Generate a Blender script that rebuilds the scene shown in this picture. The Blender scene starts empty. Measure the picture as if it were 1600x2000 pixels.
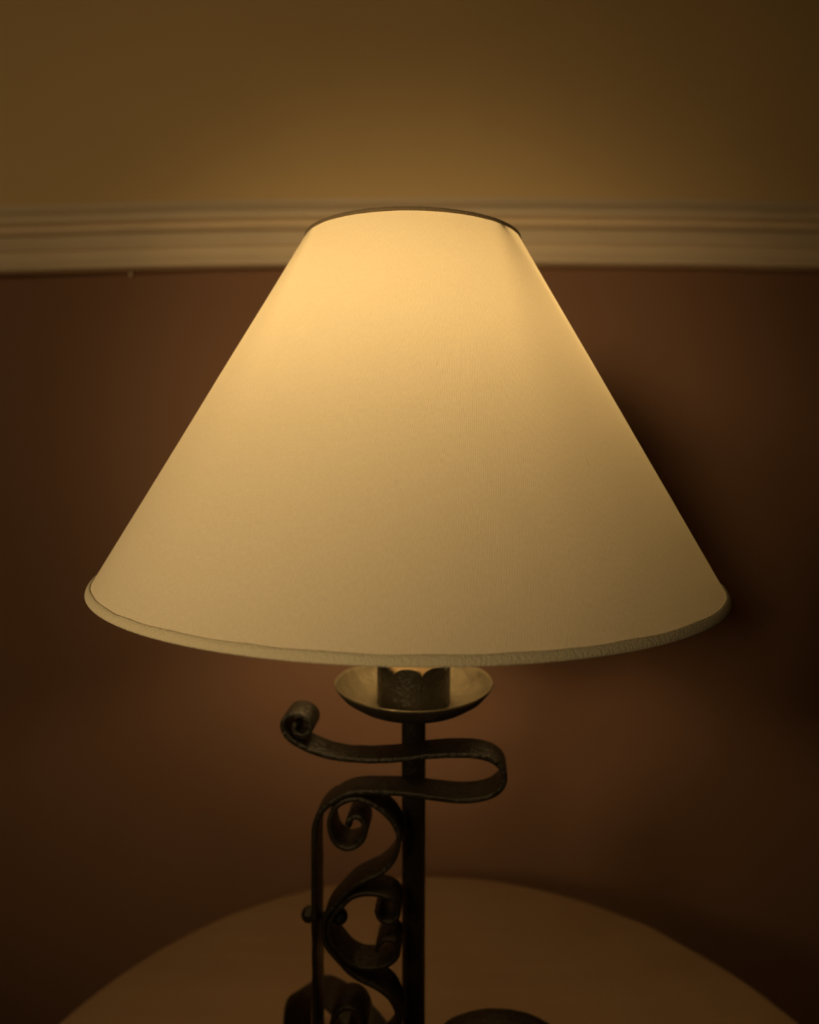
import bpy, bmesh, math, random
from mathutils import Vector, Matrix, noise
random.seed(4)
S = bpy.context.scene
C = S.collection
PI = math.pi
CZ = 1.10                      # height of the camera above the floor
TABLE = CZ - 0.5507            # height of the table top

# ------------------------------------------------------------------ camera
cam = bpy.data.cameras.new('camera')
co = bpy.data.objects.new('camera', cam); C.objects.link(co)
cam.sensor_fit = 'HORIZONTAL'; cam.sensor_width = 24.0
cam.lens = 24.0 * 1416.378 / 1600
cam.clip_start = 0.02
co.location = (0.0009, -0.4855, CZ)
co.rotation_euler = (PI/2 - 0.1024, 0.0005, 0.0026)
cam.dof.use_dof = True
cam.dof.focus_distance = 0.375
cam.dof.aperture_fstop = 4.0
S.camera = co

# ------------------------------------------------------------------ world, lights, exposure
S.view_settings.view_transform = 'Standard'
S.view_settings.look = 'None'
S.view_settings.exposure = 0.0
S.view_settings.gamma = 1.0
S.view_settings.use_curve_mapping = False
w = bpy.data.worlds.new('world'); S.world = w; w.use_nodes = True
w.node_tree.nodes['Background'].inputs[0].default_value = (1.0, 0.7, 0.4, 1)
w.node_tree.nodes['Background'].inputs[1].default_value = 0.0

WARM = (1.0, 0.66, 0.29)
BULB_W = 1.78                  # bulb in the lamp
READ_W = 28.5                  # lamps of the room behind and left of the photographer
ROOM_W = 13.8

def spot(name, loc, aim, power, size, radius):
    l = bpy.data.lights.new(name, 'SPOT'); l.energy = power; l.color = WARM
    l.shadow_soft_size = radius; l.spot_size = math.radians(size); l.spot_blend = 1.0
    o = bpy.data.objects.new(name, l); C.objects.link(o); o.location = loc
    o.rotation_euler = (Vector(aim) - Vector(loc)).to_track_quat('-Z', 'Y').to_euler()
spot('reading_light', (-0.46, -1.10, CZ + 0.22), (-0.125, 0.0, CZ + 0.035), READ_W, 36, 0.12)     # close, beside the photographer
spot('room_light', (-1.0, -1.3, CZ + 0.45), (-0.30, 0.30, CZ + 0.08), ROOM_W, 62, 0.14)           # farther off, to the left

# ------------------------------------------------------------------ materials
TRANS, LIMB_K, LIMB_P = 0.17, 0.07, 4.0
def mat(name, col, rough=0.6, metal=0.0, bump=0.0, bscale=50.0, var=0.0, vscale=3.0, spec=0.5):
    m = bpy.data.materials.new(name); m.use_nodes = True
    nt = m.node_tree; N = nt.nodes; L = nt.links; b = N['Principled BSDF']
    b.inputs['Base Color'].default_value = (*col, 1)
    b.inputs['Roughness'].default_value = rough
    b.inputs['Metallic'].default_value = metal
    b.inputs['Specular IOR Level'].default_value = spec
    tc = N.new('ShaderNodeTexCoord')
    if var:
        n = N.new('ShaderNodeTexNoise'); n.inputs['Scale'].default_value = vscale
        n.inputs['Detail'].default_value = 5
        L.new(tc.outputs['Object'], n.inputs['Vector'])
        r = N.new('ShaderNodeMapRange'); r.inputs[1].default_value = 0.3; r.inputs[2].default_value = 0.7
        r.inputs[3].default_value = 1 - var; r.inputs[4].default_value = 1 + var
        L.new(n.outputs['Fac'], r.inputs[0])
        h = N.new('ShaderNodeHueSaturation'); h.inputs['Color'].default_value = (*col, 1)
        L.new(r.outputs[0], h.inputs['Value']); L.new(h.outputs[0], b.inputs['Base Color'])
    if bump:
        n = N.new('ShaderNodeTexNoise'); n.inputs['Scale'].default_value = bscale
        n.inputs['Detail'].default_value = 6
        L.new(tc.outputs['Object'], n.inputs['Vector'])
        bp = N.new('ShaderNodeBump'); bp.inputs['Strength'].default_value = bump
        bp.inputs['Distance'].default_value = 0.002
        L.new(n.outputs['Fac'], bp.inputs['Height']); L.new(bp.outputs[0], b.inputs['Normal'])
    return m

M = {}
M['wall_upper'] = mat('yellow_cream_paint', (0.80, 0.63, 0.36), 0.9, bump=0.12, bscale=30, var=0.03, spec=0.2)
M['wall_lower'] = mat('brown_terracotta_paint', (0.295, 0.172, 0.117), 0.85, bump=0.12, bscale=30, var=0.04, spec=0.25)
M['trim'] = mat('cream_gloss_trim', (0.88, 0.77, 0.62), 0.6, var=0.04, vscale=9, spec=0.3)
M['ceiling'] = mat('ceiling_white', (0.7, 0.66, 0.58), 0.9, bump=0.1, var=0.02)
M['iron'] = mat('dark_wrought_iron', (0.016, 0.014, 0.010), 0.42, 0.35, bump=0.8, bscale=260, var=0.35, vscale=60)
M['pan'] = mat('aged_brass_brown_pan', (0.16, 0.135, 0.085), 0.45, 0.6, bump=0.5, bscale=160, var=0.2, vscale=40)
M['brass'] = mat('candle_sleeve_amber', (0.75, 0.55, 0.30), 0.5, 0.0)
M['wire'] = mat('white_wire', (0.7, 0.68, 0.62), 0.4, 0.0)
M['edge_tape'] = mat('lampshade_edge_tape', (0.66, 0.63, 0.50), 0.95, bump=0.6, bscale=900, spec=0.1)

M['dark_tape'] = mat('brown_rim_tape', (0.26, 0.21, 0.14), 0.95, bump=0.6, bscale=900, spec=0.1)  # upper rim, darker and browner than the lower tape
M['pan_under'] = mat('shaded_iron', (0.022, 0.019, 0.013), 0.6, 0.3, bump=0.6, bscale=200)  # shade below the drip pan, painted in as a darker iron

def wood(name, c1, c2, rough):
    m = bpy.data.materials.new(name); m.use_nodes = True
    nt = m.node_tree; N = nt.nodes; L = nt.links; b = N['Principled BSDF']
    b.inputs['Roughness'].default_value = rough; b.inputs['Specular IOR Level'].default_value = 0.3
    tc = N.new('ShaderNodeTexCoord'); mp = N.new('ShaderNodeMapping')
    mp.inputs['Scale'].default_value = (2.0, 22.0, 22.0)
    L.new(tc.outputs['Object'], mp.inputs['Vector'])
    n = N.new('ShaderNodeTexNoise'); n.inputs['Scale'].default_value = 1.6; n.inputs['Detail'].default_value = 6
    n.inputs['Distortion'].default_value = 0.8
    L.new(mp.outputs[0], n.inputs['Vector'])
    r = N.new('ShaderNodeValToRGB')
    r.color_ramp.elements[0].position = 0.3; r.color_ramp.elements[0].color = (*c1, 1)
    r.color_ramp.elements[1].position = 0.7; r.color_ramp.elements[1].color = (*c2, 1)
    L.new(n.outputs['Fac'], r.inputs[0]); L.new(r.outputs[0], b.inputs['Base Color'])
    return m
M['table'] = wood('worn_pale_wood', (0.27, 0.18, 0.11), (0.30, 0.205, 0.125), 0.7)
M['table_dark'] = wood('table_stem_wood', (0.16, 0.08, 0.05), (0.22, 0.12, 0.07), 0.6)
M['floor'] = wood('floorboards', (0.12, 0.07, 0.04), (0.18, 0.11, 0.06), 0.5)

def fabric():
    m = bpy.data.materials.new('woven_cream_lampshade_cloth'); m.use_nodes = True
    nt = m.node_tree; N = nt.nodes; L = nt.links
    N.remove(N['Principled BSDF']); out = N['Material Output']
    uv = N.new('ShaderNodeUVMap'); uv.uv_map = 'UVMap'       # u, v in metres along the cloth
    def scaled(sx, sy, rot=0.0):
        mp = N.new('ShaderNodeMapping'); mp.inputs['Scale'].default_value = (sx, sy, 1)
        mp.inputs['Rotation'].default_value = (0, 0, rot)
        L.new(uv.outputs[0], mp.inputs['Vector']); return mp
    def wave(scale, rot, dist):
        wv = N.new('ShaderNodeTexWave'); wv.wave_type = 'BANDS'; wv.bands_direction = 'X'
        wv.inputs['Scale'].default_value = scale; wv.inputs['Distortion'].default_value = dist
        wv.inputs['Detail'].default_value = 2.0; wv.inputs['Detail Scale'].default_value = 0.6
        mp = scaled(1, 1, rot); L.new(mp.outputs[0], wv.inputs['Vector']); return wv
    w1 = wave(330, 0.0, 1.2)            # warp threads running down the cone
    w2 = wave(260, PI/2, 1.2)           # weft
    n1 = N.new('ShaderNodeTexNoise'); n1.inputs['Scale'].default_value = 1.0; n1.inputs['Detail'].default_value = 3
    L.new(scaled(1000, 380).outputs[0], n1.inputs['Vector'])
    def math_(op, a, b):
        x = N.new('ShaderNodeMath'); x.operation = op
        for i, v in enumerate((a, b)):
            if isinstance(v, (int, float)): x.inputs[i].default_value = v
            else: L.new(v, x.inputs[i])
        return x.outputs[0]
    h = math_('ADD', math_('ADD', math_('MULTIPLY', w1.outputs['Fac'], 0.5), math_('MULTIPLY', w2.outputs['Fac'], 0.12)),
              math_('MULTIPLY', n1.outputs['Fac'], 1.0))
    bp = N.new('ShaderNodeBump'); bp.inputs['Strength'].default_value = 0.35; bp.inputs['Distance'].default_value = 0.0004
    L.new(h, bp.inputs['Height'])
    # slubs: short thicker threads
    n2 = N.new('ShaderNodeTexNoise'); n2.inputs['Scale'].default_value = 1.0; n2.inputs['Detail'].default_value = 1
    L.new(scaled(520, 60).outputs[0], n2.inputs['Vector'])
    r2 = N.new('ShaderNodeMapRange'); r2.inputs[1].default_value = 0.76; r2.inputs[2].default_value = 0.84
    r2.inputs[3].default_value = 1.0; r2.inputs[4].default_value = 0.80
    L.new(n2.outputs['Fac'], r2.inputs[0])
    r1 = N.new('ShaderNodeMapRange'); r1.inputs[1].default_value = 0.5; r1.inputs[2].default_value = 1.3
    r1.inputs[3].default_value = 0.91; r1.inputs[4].default_value = 1.08
    L.new(h, r1.inputs[0])
    val = math_('MULTIPLY', r1.outputs[0], r2.outputs[0])
    def tint(col):
        hs = N.new('ShaderNodeHueSaturation'); hs.inputs['Color'].default_value = (*col, 1)
        L.new(val, hs.inputs['Value']); return hs.outputs[0]
    d = N.new('ShaderNodeBsdfDiffuse'); L.new(tint((0.80, 0.76, 0.66)), d.inputs['Color']); L.new(bp.outputs[0], d.inputs['Normal'])
    t = N.new('ShaderNodeBsdfTranslucent'); L.new(tint((0.86, 0.77, 0.56)), t.inputs['Color'])
    mx = N.new('ShaderNodeMixShader'); 
    lw = N.new('ShaderNodeLayerWeight'); lw.inputs[0].default_value = 0.5      # loose weave: more light comes through at a slant
    pw = math_('MULTIPLY', math_('POWER', lw.outputs['Facing'], LIMB_P), LIMB_K)
    L.new(math_('ADD', pw, TRANS), mx.inputs[0])
    L.new(d.outputs[0], mx.inputs[1]); L.new(t.outputs[0], mx.inputs[2])
    sh = N.new('ShaderNodeBsdfSheen'); sh.inputs['Color'].default_value = (0.9, 0.82, 0.66, 1)
    sh.inputs['Roughness'].default_value = 0.4
    L.new(bp.outputs[0], sh.inputs['Normal'])
    ad = N.new('ShaderNodeMixShader'); ad.inputs[0].default_value = 0.12
    L.new(mx.outputs[0], ad.inputs[1]); L.new(sh.outputs[0], ad.inputs[2])
    L.new(ad.outputs[0], out.inputs['Surface'])
    return m
M['fabric'] = fabric()

def emis(name, col, k):
    m = bpy.data.materials.new(name); m.use_nodes = True
    b = m.node_tree.nodes['Principled BSDF']
    b.inputs['Base Color'].default_value = (0.8, 0.8, 0.8, 1)
    b.inputs['Emission Color'].default_value = (*col, 1); b.inputs['Emission Strength'].default_value = k
    return m

# ------------------------------------------------------------------ helpers
def link(name, bm, m, parent=None, smooth=True, loc=None, rot=None, sharp=None):
    bmesh.ops.recalc_face_normals(bm, faces=bm.faces)
    me = bpy.data.meshes.new(name); bm.to_mesh(me); bm.free()
    for q in (m if isinstance(m, (list, tuple)) else [m]): me.materials.append(q)
    for p in me.polygons: p.use_smooth = smooth
    if sharp: me.set_sharp_from_angle(angle=math.radians(sharp))
    o = bpy.data.objects.new(name, me); C.objects.link(o)
    if parent: o.parent = parent
    if loc: o.location = loc
    if rot: o.rotation_euler = rot
    return o

def empty(name, loc, label, cat, group=None):
    o = bpy.data.objects.new(name, None); C.objects.link(o); o.location = loc
    o.empty_display_size = 0.05
    o['label'] = label; o['category'] = cat
    if group: o['group'] = group
    return o

def add_box(bm, lo, hi, mi=0):
    v = [bm.verts.new((x, y, z)) for x in (lo[0], hi[0]) for y in (lo[1], hi[1]) for z in (lo[2], hi[2])]
    for f in ((0,1,3,2),(4,6,7,5),(0,4,5,1),(2,3,7,6),(0,2,6,4),(1,5,7,3)):
        bm.faces.new([v[i] for i in f]).material_index = mi

def lathe(bm, prof, n=96, closed=False, fn=None):
    """prof: list of (r, z); fn(angle, r, z) -> (r, z) perturbs."""
    rings = []
    for i in range(n):
        a = 2*PI*i/n
        ring = []
        for r, z in prof:
            rr, zz = fn(a, r, z) if fn else (r, z)
            ring.append(bm.verts.new((rr*math.cos(a), rr*math.sin(a), zz)))
        rings.append(ring)
    k = len(prof)
    for i in range(n):
        A, B = rings[i], rings[(i+1) % n]
        for j in range(k if closed else k-1):
            j2 = (j+1) % k
            bm.faces.new((A[j], B[j], B[j2], A[j2]))
    return rings

def cap(bm, rings, j):
    bm.faces.new([r[j] for r in rings])

def catmull(P, step):
    out = []
    n = len(P)
    for i in range(n-1):
        p0 = P[max(i-1, 0)]; p1 = P[i]; p2 = P[i+1]; p3 = P[min(i+2, n-1)]
        d = (Vector(p2[:3] if len(p2) > 2 else p2) - Vector(p1[:3] if len(p1) > 2 else p1)).length
        k = max(1, int(d/step))
        for s in range(k):
            t = s/k
            out.append(tuple(0.5*((2*b) + (-a+c)*t + (2*a-5*b+4*c-d_)*t*t + (-a+3*b-3*c+d_)*t**3)
                             for a, b, c, d_ in zip(p0, p1, p2, p3)))
    out.append(tuple(P[-1]))
    return out

def ribbon(bm, pts, thick, width_fn, origin, A, B, hammer=0.0003, back=True):
    """flat iron bar bent in the plane (A, z); its width runs along B from the front edge backwards."""
    pts = [(p[0], p[1]) for p in catmull(pts, 0.0012)]
    up = Vector((0, 0, 1)); n = len(pts); prev = None; rows = []
    L = 0.0
    for i, (u, z) in enumerate(pts):
        a = pts[max(i-1, 0)]; b = pts[min(i+1, n-1)]
        t = Vector((b[0]-a[0], b[1]-a[1])).normalized(); nn = Vector((-t.y, t.x))
        if i: L += math.hypot(u-pts[i-1][0], z-pts[i-1][1])
        wd = width_fn(u, z, i/(n-1))
        hm = hammer*noise.noise(Vector((L*90, 3.1, 0)))
        hm2 = hammer*noise.noise(Vector((L*90, 9.7, 0)))
        h = thick/2; c = min(0.0009, h*0.6)
        prof = [(-h, c), (-h+c*.3, c*.3), (-h+c, 0), (h-c, 0), (h-c*.3, c*.3), (h, c),
                (h, wd-c), (h-c*.3, wd-c*.3), (h-c, wd), (-h+c, wd), (-h+c*.3, wd-c*.3), (-h, wd-c)]
        row = []
        for q, v in prof:
            q2 = q + (hm if q < 0 else hm2)
            v2 = v + (hm2 if v < wd/2 else hm)*1.5
            p = Vector(origin) + A*(u + nn.x*q2) + up*(z + nn.y*q2) + B*v2
            row.append(bm.verts.new(p))
        rows.append(row)
    k = len(rows[0])
    for i in range(n-1):
        for j in range(k):
            bm.faces.new((rows[i][j], rows[i+1][j], rows[i+1][(j+1) % k], rows[i][(j+1) % k]))
    bm.faces.new(rows[0]); bm.faces.new(rows[-1])

def tube(bm, pts, r, n=12):
    pts = [Vector(p) for p in pts]; rows = []
    ref = Vector((0.3, 0.2, 1)).normalized()
    for i, p in enumerate(pts):
        t = (pts[min(i+1, len(pts)-1)] - pts[max(i-1, 0)]).normalized()
        a = t.cross(ref)
        if a.length < 1e-3: a = t.cross(Vector((1, 0, 0)))
        a.normalize(); b = t.cross(a)
        rows.append([bm.verts.new(p + (a*math.cos(2*PI*k/n) + b*math.sin(2*PI*k/n))*r) for k in range(n)])
    for i in range(len(rows)-1):
        for k in range(n):
            bm.faces.new((rows[i][k], rows[i][(k+1) % n], rows[i+1][(k+1) % n], rows[i+1][k]))
    bm.faces.new(rows[0]); bm.faces.new(rows[-1])

# ------------------------------------------------------------------ the room
WY = 0.48                        # face of the back wall
X0, X1, Y0, H = -2.0, 1.75, -2.9, 2.55
RAILB, RAILT = CZ + 0.217, CZ + 0.3051
def struct(o): o['kind'] = 'structure'; return o
bm = bmesh.new()
add_box(bm, (X0-0.1, WY, 0), (X1+0.1, WY+0.12, RAILB+0.03), 1)
add_box(bm, (X0-0.1, WY, RAILB+0.03), (X1+0.1, WY+0.12, H), 0)
struct(link('wall_back', bm, [M['wall_upper'], M['wall_lower']], smooth=False))
def side_wall(name, lo, hi):
    bm = bmesh.new()
    add_box(bm, (lo[0], lo[1], 0), (hi[0], hi[1], RAILB+0.03), 1)
    add_box(bm, (lo[0], lo[1], RAILB+0.03), (hi[0], hi[1], H), 0)
    struct(link(name, bm, [M['wall_upper'], M['wall_lower']], smooth=False))
side_wall('wall_left', (X0-0.1, Y0), (X0, WY))
side_wall('wall_right', (X1, Y0), (X1+0.1, WY))
side_wall('wall_front', (X0-0.1, Y0-0.1), (X1+0.1, Y0))
bm = bmesh.new(); add_box(bm, (X0-0.1, Y0-0.1, -0.1), (X1+0.1, WY+0.12, 0)); struct(link('floor', bm, M['floor'], smooth=False))
bm = bmesh.new(); add_box(bm, (X0-0.1, Y0-0.1, H), (X1+0.1, WY+0.12, H+0.1)); struct(link('ceiling', bm, M['ceiling'], smooth=False))
bm = bmesh.new(); add_box(bm, (X0, WY-0.018, 0), (X1, WY, 0.12)); struct(link('baseboard_back', bm, M['trim'], smooth=False))

# moulded rail; (distance below its top edge, projection from the wall)
RP = [(0.0, 0.0), (0.0, 0.0030), (0.0060, 0.0050), (0.0120, 0.0105), (0.0165, 0.0185), (0.0190, 0.0215), (0.0235, 0.0232), (0.0275, 0.0222),
      (0.0295, 0.0185), (0.0305, 0.0130), (0.0330, 0.0122), (0.0370, 0.0150), (0.0400, 0.0200), (0.0412, 0.0195), (0.0425, 0.0120), (0.0438, 0.0120),
      (0.0450, 0.0250), (0.0475, 0.0275), (0.0550, 0.0268), (0.0620, 0.0235), (0.0635, 0.0200), (0.0700, 0.0198), (0.0765, 0.0215),
      (0.0785, 0.0240), (0.0810, 0.0252), (0.0850, 0.0240), (0.0875, 0.0200), (0.0881, 0.0140), (0.0881, 0.0)]
bm = bmesh.new(); rows = []
nx = 150
for i in range(nx+1):
    x = X0 + (X1-X0)*i/nx
    xx = max(-0.9, min(0.9, x))
    sag = -0.0080*(xx/0.528)**2 + 0.0020*(xx/0.528)      # an old rail that has settled towards its ends
    wob = 0.0006*noise.noise(Vector((x*6, 0, 0)))
    rows.append([bm.verts.new((x, WY - d, RAILT + sag + wob - t)) for t, d in RP])
for i in range(nx):
    for j in range(len(RP)-1):
        bm.faces.new((rows[i][j], rows[i+1][j], rows[i+1][j+1], rows[i][j+1]))
rail = struct(link('trim_1', bm, M['trim'], smooth=True, sharp=40))
# small drip of paint hanging from the lower edge of the rail
bm = bmesh.new()
lathe(bm, [(0.0002, -0.0055), (0.0016, -0.0050), (0.0026, -0.0030), (0.0030, 0.0), (0.0030, 0.003)], 14)
link('paint_drip', bm, M['trim'], rail, loc=(-0.361, WY-0.0040, CZ + 0.2120))

# ------------------------------------------------------------------ the round side table
TX, TR = 0.0173, 0.3815
tb = empty('side_table', (TX, 0, 0), 'round pale wooden side table carrying the iron lamp in front of the wall', 'table')
bm = bmesh.new()
prof = [(0.0005, TABLE), (TR-0.006, TABLE), (TR-0.002, TABLE-0.001), (TR, TABLE-0.004), (TR-0.001, TABLE-0.012),
        (TR-0.006, TABLE-0.018), (TR-0.012, TABLE-0.021), (0.0005, TABLE-0.021)]
def kink(a, r, z):               # the leaf joint leaves a small step in the outline
    d = a - 0.86
    if r > 0.3: r += 0.0022*math.exp(-(d/0.05)**2) - 0.0012*math.exp(-((d+0.14)/0.08)**2)
    return r, z
rg = lathe(bm, prof, 360, fn=kink); cap(bm, rg, 0); cap(bm, rg, -1)
link('tabletop', bm, M['table'], tb, sharp=50)
bm = bmesh.new()
rg = lathe(bm, [(0.10, TABLE-0.0212), (0.10, TABLE-0.035), (0.03, TABLE-0.05), (0.026, TABLE-0.10), (0.036, TABLE-0.16), (0.022, TABLE-0.24),
           (0.03, TABLE-0.32), (0.045, TABLE-0.37), (0.04, 0.10), (0.03, 0.08)], 40)
cap(bm, rg, 0); cap(bm, rg, -1)
link('pedestal', bm, M['table_dark'], tb, sharp=50)
for k in range(3):
    bm = bmesh.new(); a = PI/2 + k*2*PI/3
    A = Vector((math.cos(a), math.sin(a), 0)); B = Vector((-math.sin(a), math.cos(a), 0))
    ribbon(bm, [(0.03, 0.16), (0.09, 0.17), (0.16, 0.11), (0.22, 0.04), (0.27, 0.0135)], 0.026, lambda u, z, s: 0.03, Vector((0, 0, 0)) - B*0.015, A, B, 0)
    link('leg', bm, M['table_dark'], tb)

# ------------------------------------------------------------------ the lamp
LX = 0.0024
lamp = empty('table_lamp', (LX, 0, TABLE), 'wrought iron scroll table lamp with glowing cream cone lampshade on round table', 'lamp')
def part(name, bm, m, parent=None, **k):
    """geometry is given relative to the lamp axis, heights relative to the camera level."""
    off = Matrix.Translation((0, 0, CZ - TABLE))
    bmesh.ops.transform(bm, matrix=off, verts=bm.verts)
    return link(name, bm, m, parent or lamp, **k)

# pole with a foot disc hidden in the leg scrolls
bm = bmesh.new()
PR = 0.0083
rg = lathe(bm, [(PR, -0.545), (PR, -0.1925), (PR+0.0015, -0.1895), (PR+0.005, -0.1870), (PR+0.008, -0.1862)], 48)
cap(bm, rg, 0); cap(bm, rg, -1)
part('pole', bm, M['iron'], sharp=60)
bm = bmesh.new()
rg = lathe(bm, [(0.070, -0.5505), (0.070, -0.547), (0.066, -0.5455), (0.02, -0.543), (0.0165, -0.538), (0.0160, -0.525), (0.0100, -0.5225), (PR, -0.522)], 64)
cap(bm, rg, 0); cap(bm, rg, -1)
part('foot_plate', bm, M['iron'], sharp=50)

# drip pan
bm = bmesh.new()
prof = [(0.0006, -0.1820), (0.020, -0.1820), (0.030, -0.1812), (0.040, -0.1782), (0.048, -0.1732), (0.0520, -0.1690), (0.0532, -0.1672), (0.0540, -0.1670),
        (0.0543, -0.1680), (0.0530, -0.1702), (0.049, -0.1752), (0.041, -0.1806), (0.031, -0.1840), (0.020, -0.1855), (0.0006, -0.1858)]
def panw(a, r, z): return r*(1 + 0.006*math.sin(2*a+0.6)), z + 0.0006*math.sin(2*a+1.1)*(r/0.05)
rg = lathe(bm, prof, 128, fn=panw); cap(bm, rg, 0); cap(bm, rg, -1)
bm.faces.ensure_lookup_table()
kf = len(prof) - 1
for i, f in enumerate(bm.faces):  # underside with shade put into its colour, worn brown dish
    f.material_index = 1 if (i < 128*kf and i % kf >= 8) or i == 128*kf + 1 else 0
part('drip_pan', bm, [M['pan'], M['pan_under']], sharp=60)

# candle cup with scalloped edge
bm = bmesh.new()
n = 192; R = 0.0252; TH = 0.0014; rowsC = []
ph0 = math.radians(-90-31.5)
for i in range(n):
    a = 2*PI*i/n
    s = ((a - ph0) / math.radians(45.0)) % 1.0
    ztop = -0.1590 + 0.0068*math.sqrt(max(0, 1-(2*s-1)**2))**0.8
    ztop = ztop + 0.0009
    R2 = R
    rowsC.append([bm.verts.new((r*math.cos(a), r*math.sin(a), z)) for r, z in
                  ((R2-TH, -0.181), (R2-TH, ztop), (R2-TH*.5, ztop+0.0003), (R2, ztop), (R2, -0.170), (R2, -0.1812), (R2+0.0012, -0.1817))])
for i in range(n):
    A_, B_ = rowsC[i], rowsC[(i+1) % n]
    for j in range(6): bm.faces.new((A_[j], B_[j], B_[j+1], A_[j+1]))
part('candle_cup', bm, M['iron'], sharp=50)

# candle sleeve, socket, bulb, shade carrier
bm = bmesh.new()
rg = lathe(bm, [(0.0190, -0.1815), (0.0190, -0.128), (0.0175, -0.1265), (0.0145, -0.1265), (0.0140, -0.100), (0.0130, -0.098)], 48); cap(bm, rg, 0); cap(bm, rg, -1)
part('candle_sleeve', bm, M['brass'], sharp=40)
BZ = 0.027                        # height of the middle of the glowing dome
rb = 0.029
bm = bmesh.new()                  # opaque white body of the bulb
rg = lathe(bm, [(0.0130, -0.0985), (0.0132, -0.030), (0.0142, 0.000), (0.0170, BZ-0.036), (rb*0.71, BZ-0.0208), (rb*0.66, BZ-0.0205)], 48); cap(bm, rg, 0); cap(bm, rg, -1)
bulb = part('light_bulb', bm, M['wire'], sharp=50)
bm = bmesh.new()
prof = [(max(0.0004, rb*math.cos(t)), CZ - TABLE + BZ + rb*math.sin(t)) for t in [-0.80 + (PI/2+0.80)*k/24 for k in range(25)]]
rg = lathe(bm, prof, 48); cap(bm, rg, 0); cap(bm, rg, -1)
area = 4*PI*rb*rb*0.86
M['bulb'] = emis('glowing_bulb', WARM, BULB_W/(PI*area))
link('bulb_dome', bm, M['bulb'], bulb)

# shade, tilted by three quarters of a degree
TILT = 0.0133
RB, ZB, RT, ZT = 0.1990, -0.0905, 0.0683, 0.1262
shade = bpy.data.objects.new('lampshade', None)
bm = bmesh.new(); uvl = bm.loops.layers.uv.new('UVMap')
n = 256; mrow = 40; slant = math.hypot(RB-RT, ZB-ZT)
grid = []
for i in range(n):
    a = 2*PI*i/n; col = []
    for j in range(mrow+1):
        t = j/mrow; r = RT + (RB-RT)*t; z = ZT + (ZB-ZT)*t
        r += 0.00022*noise.noise(Vector((math.cos(a)*6, math.sin(a)*6, t*4)))
        # cloth is folded round the lower ring: it bulges and puckers slightly there
        e = max(0, (t-0.985)/0.015)
        r += 0.0003*math.sin(e*PI)*(1+0.5*math.sin(a*37)*math.sin(a*11+1))
        col.append(bm.verts.new((r*math.cos(a), r*math.sin(a), z)))
    grid.append(col)
for i in range(n):
    for j in range(mrow):
        f = bm.faces.new((grid[i][j], grid[(i+1) % n][j], grid[(i+1) % n][j+1], grid[i][j+1]))
        for l, (ii, jj) in zip(f.loops, ((i, j), (i+1, j), (i+1, j+1), (i, j+1))):
            # cloth cut flat and wrapped: straight grain leans a little across the front
            a = 2*PI*ii/n; t = jj/mrow
            r = RT + (RB-RT)*t
            l[uvl].uv = ((a - 1.5*PI)*(RT+(RB-RT)*0.55) + 0.16*t*slant, t*slant)
bmesh.ops.transform(bm, matrix=Matrix.Translation((0, 0, 0)), verts=bm.verts)
shade = link('lampshade', bm, M['fabric'], lamp, loc=(-LX+0.0002, 0, CZ - TABLE), rot=(0, TILT, 0))

def ring_band(name, r0, z0, h, th, wav, m):
    bm = bmesh.new()
    dr, dz = (RB-RT)/slant, (ZB-ZT)/slant        # down the cone
    nr, nz = -dz, dr                              # outwards
    rows = []
    for i in range(360):
        a = 2*PI*i/360
        wv = wav*noise.noise(Vector((math.cos(a)*9, math.sin(a)*9, 2)))*1.5
        row = []
        for k in range(14):
            q = 2*PI*k/14
            s = (h/2 + (wv if math.cos(q) > 0 else 0))*math.cos(q)
            o = th/2*math.sin(q) + th*0.12
            r = r0 - dr*s + nr*o; z = z0 - dz*s + nz*o
            row.append(bm.verts.new((r*math.cos(a), r*math.sin(a), z)))
        rows.append(row)
    for i in range(360):
        A_, B_ = rows[i], rows[(i+1) % 360]
        for k in range(14): bm.faces.new((A_[k], B_[k], B_[(k+1) % 14], A_[(k+1) % 14]))
    return link(name, bm, m, shade)
b1 = ring_band('bottom_trim', RB+0.0002, ZB+0.0003, 0.0053, 0.0019, 0.0004, M['edge_tape'])
b1['label'] = 'greyish rolled edge tape round the lower rim'
ring_band('top_trim', RT-0.0001, ZT-0.0002, 0.0026, 0.0022, 0.0002, M['dark_tape'])
bm = bmesh.new()
for k in range(3):
    a = math.radians((-40, -155, 90)[k])         # the three stays of the shade
    p = [(r*math.cos(a), r*math.sin(a), z) for r, z in ((0.0155, -0.112), (0.034, -0.108), (0.050, -0.06), (0.052, 0.0), (0.054, 0.06), (0.058, 0.105), (RT-0.0014, ZT-0.003))]
    tube(bm, catmull(p, 0.006), 0.0028, 8)
rg = []
pts = [(0.0158*math.cos(q), 0.0158*math.sin(q), -0.112) for q in [2*PI*i/32 for i in range(33)]]
tube(bm, pts, 0.0012, 8)
link('shade_carrier', bm, M['wire'], shade)

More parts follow.
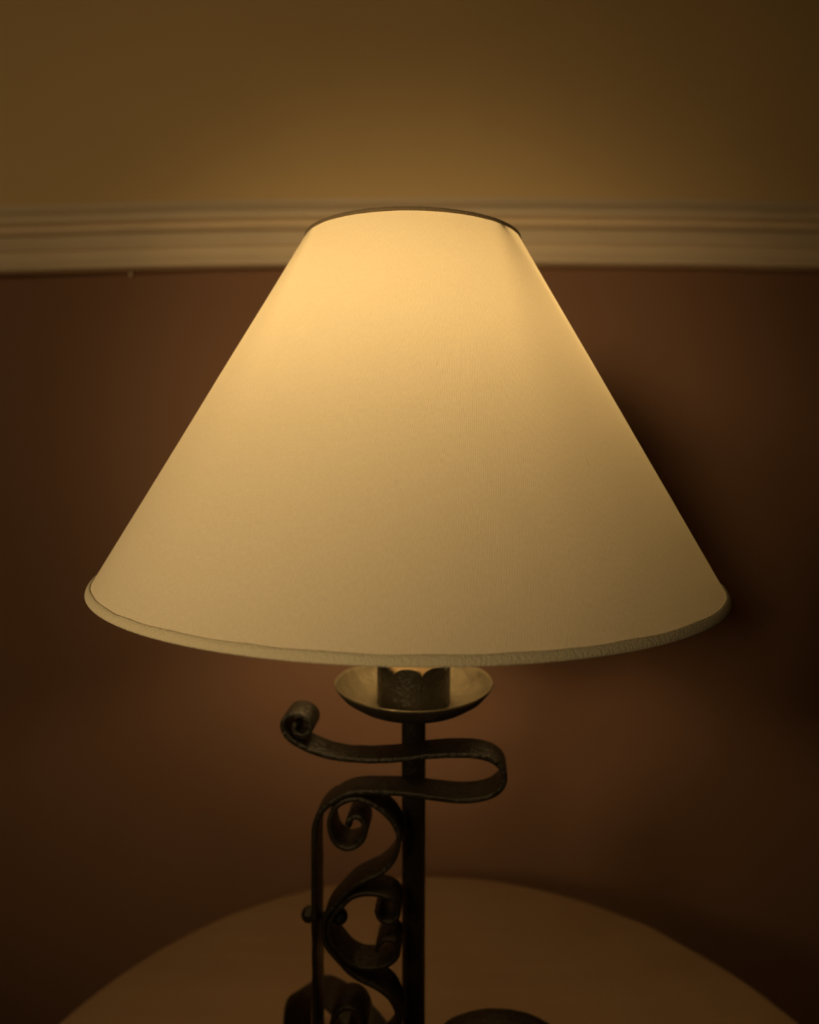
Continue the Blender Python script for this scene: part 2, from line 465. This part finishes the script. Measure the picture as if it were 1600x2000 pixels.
# ---- scroll work: flat bar bent in a plane that stands just in front of the pole
phi = math.radians(5)
A = Vector((math.cos(phi), -math.sin(phi), 0)); B = Vector((math.sin(phi), math.cos(phi), 0))
ORG = Vector((0.0022-LX, -0.034, 0))
MAIN = [(-0.0769, -0.1862), (-0.079, -0.1894), (-0.0777, -0.1935), (-0.0733, -0.1954), (-0.0691, -0.1925), (-0.068, -0.1876), (-0.0707, -0.1832), (-0.0764, -0.1809), (-0.0823, -0.1818), (-0.0861, -0.1861), (-0.0862, -0.191), (-0.0835, -0.1958), (-0.0778, -0.2005), (-0.0676, -0.2053), (-0.0541, -0.209), (-0.0338, -0.2103), (-0.0136, -0.2092), (0.0031, -0.2068), (0.0197, -0.2048), (0.0378, -0.2041), (0.0493, -0.2064), (0.0563, -0.2113), (0.0589, -0.2174), (0.0571, -0.225), (0.0502, -0.2309), (0.0397, -0.2341), (0.0281, -0.235), (0.0132, -0.2339), (-0.0036, -0.2321), (-0.0204, -0.2318), (-0.0356, -0.2321), (-0.0458, -0.2347), (-0.0544, -0.2403), (-0.0620, -0.2477), (-0.0658, -0.2567), (-0.0667, -0.2693), (-0.0672, -0.3055), (-0.0674, -0.3423), (-0.0676, -0.3796), (-0.0680, -0.4367), (-0.0683, -0.4854), (-0.0683, -0.5445)]
UP = [(-0.0427, -0.2572), (-0.044, -0.2548), (-0.0423, -0.2515), (-0.0385, -0.2495), (-0.0344, -0.2515), (-0.0321, -0.257), (-0.0335, -0.2642), (-0.0383, -0.2698), (-0.0452, -0.272), (-0.0514, -0.269), (-0.0551, -0.2628), (-0.056, -0.2532), (-0.0524, -0.2445), (-0.0456, -0.2392), (-0.0367, -0.2374), (-0.0279, -0.2402), (-0.0188, -0.2462), (-0.012, -0.255), (-0.0097, -0.2634), (-0.0111, -0.2724), (-0.0155, -0.2812), (-0.0231, -0.2888), (-0.0323, -0.2939), (-0.041, -0.2995), (-0.0497, -0.3091), (-0.0585, -0.3203), (-0.0612, -0.3315)]
LOW = [(-0.0612, -0.3315), (-0.0588, -0.3424), (-0.0502, -0.3532), (-0.0416, -0.3619), (-0.0329, -0.3666), (-0.0235, -0.3708), (-0.0159, -0.3777), (-0.0114, -0.3863), (-0.01, -0.3956), (-0.0125, -0.4048), (-0.0195, -0.4152), (-0.0291, -0.4227), (-0.0383, -0.4269), (-0.0475, -0.4261), (-0.0545, -0.4193), (-0.0575, -0.4094), (-0.0560, -0.3981), (-0.0525, -0.3910), (-0.0464, -0.3873), (-0.0390, -0.3888), (-0.0345, -0.3950), (-0.0335, -0.4030), (-0.0357, -0.4095), (-0.0399, -0.4121), (-0.0438, -0.4105), (-0.0455, -0.4082), (-0.0441, -0.4054)]
CS = [(-0.0249, -0.3149), (-0.0229, -0.3203), (-0.0184, -0.3229), (-0.0129, -0.3211), (-0.0102, -0.3151), (-0.0129, -0.308), (-0.0214, -0.3038), (-0.0324, -0.3034), (-0.0421, -0.3068), (-0.0498, -0.3149), (-0.0562, -0.3239), (-0.0577, -0.3313), (-0.0563, -0.3386), (-0.0502, -0.3473), (-0.0425, -0.3546), (-0.0328, -0.3569), (-0.0217, -0.3551), (-0.013, -0.3497), (-0.0102, -0.3422), (-0.013, -0.3365), (-0.0185, -0.3353), (-0.023, -0.3386), (-0.0251, -0.3442)]
def wmain(u, z, s):
    if z < -0.24: return 0.0235
    k = min(1, max(0, (u+0.05)/0.07))
    if u < -0.04 and z > -0.215: return 0.0245 - 0.004*max(0, min(1, (u+0.085)/0.04))
    return 0.0205 + 0.0045*k
bm = bmesh.new(); ribbon(bm, MAIN, 0.0036, wmain, ORG, A, B); part('scroll_band', bm, M['iron'], sharp=50)
wsc = lambda u, z, s: 0.0235
bm = bmesh.new(); ribbon(bm, UP + LOW[1:], 0.0034, wsc, ORG + B*0.0002, A, B); part('inner_scroll', bm, M['iron'], sharp=50)
bm = bmesh.new(); ribbon(bm, CS, 0.0032, lambda u, z, s: 0.0228, ORG + B*0.0005, A, B); part('inner_scroll', bm, M['iron'], sharp=50)

# rivet with a ball on each side, through bar and scrolls
for u in (-0.0733, -0.0518):
    bm = bmesh.new(); bmesh.ops.create_uvsphere(bm, u_segments=28, v_segments=18, radius=0.0055)
    bmesh.ops.transform(bm, matrix=Matrix.Translation(ORG + A*u + B*0.0118 + Vector((0, 0, -0.3275))), verts=bm.verts)
    part('rivet_ball', bm, M['iron'])
bm = bmesh.new()
p0 = ORG + A*(-0.0730) + B*0.0118 + Vector((0, 0, -0.3275)); p1 = ORG + A*(-0.0520) + B*0.0118 + Vector((0, 0, -0.3275))
tube(bm, [p0, p1], 0.0022, 14); part('rivet_pin', bm, M['iron'])

# feet of the lamp: bent bars
def foot(name, az, pts, wd, off=(0, 0)):
    bm = bmesh.new(); a = math.radians(az)
    A2 = Vector((math.cos(a), math.sin(a), 0)); B2 = Vector((-math.sin(a), math.cos(a), 0))
    if B2.y < 0: B2 = -B2
    ribbon(bm, pts, 0.0036, lambda u, z, s: wd, Vector((off[0], off[1], 0)) - B2*wd/2, A2, B2)
    return part(name, bm, M['iron'], sharp=50)
LEG = [(0.0087, -0.49), (0.012, -0.455), (0.024, -0.432), (0.045, -0.4215), (0.066, -0.4190), (0.086, -0.4225), (0.103, -0.433), (0.1135, -0.449), (0.117, -0.470),
       (0.119, -0.495), (0.124, -0.520), (0.134, -0.540), (0.147, -0.5485), (0.158, -0.544), (0.160, -0.534), (0.153, -0.529)]
for az in (-4, 134, 248):
    foot('leg', az, [(u*1.25 if u < 0.118 else 0.1463+(u-0.117)*0.2, max(z-0.036, -0.5480)) for u, z in LEG[:-4]] if az == 134 else LEG, 0.030 if az == 134 else 0.0245)
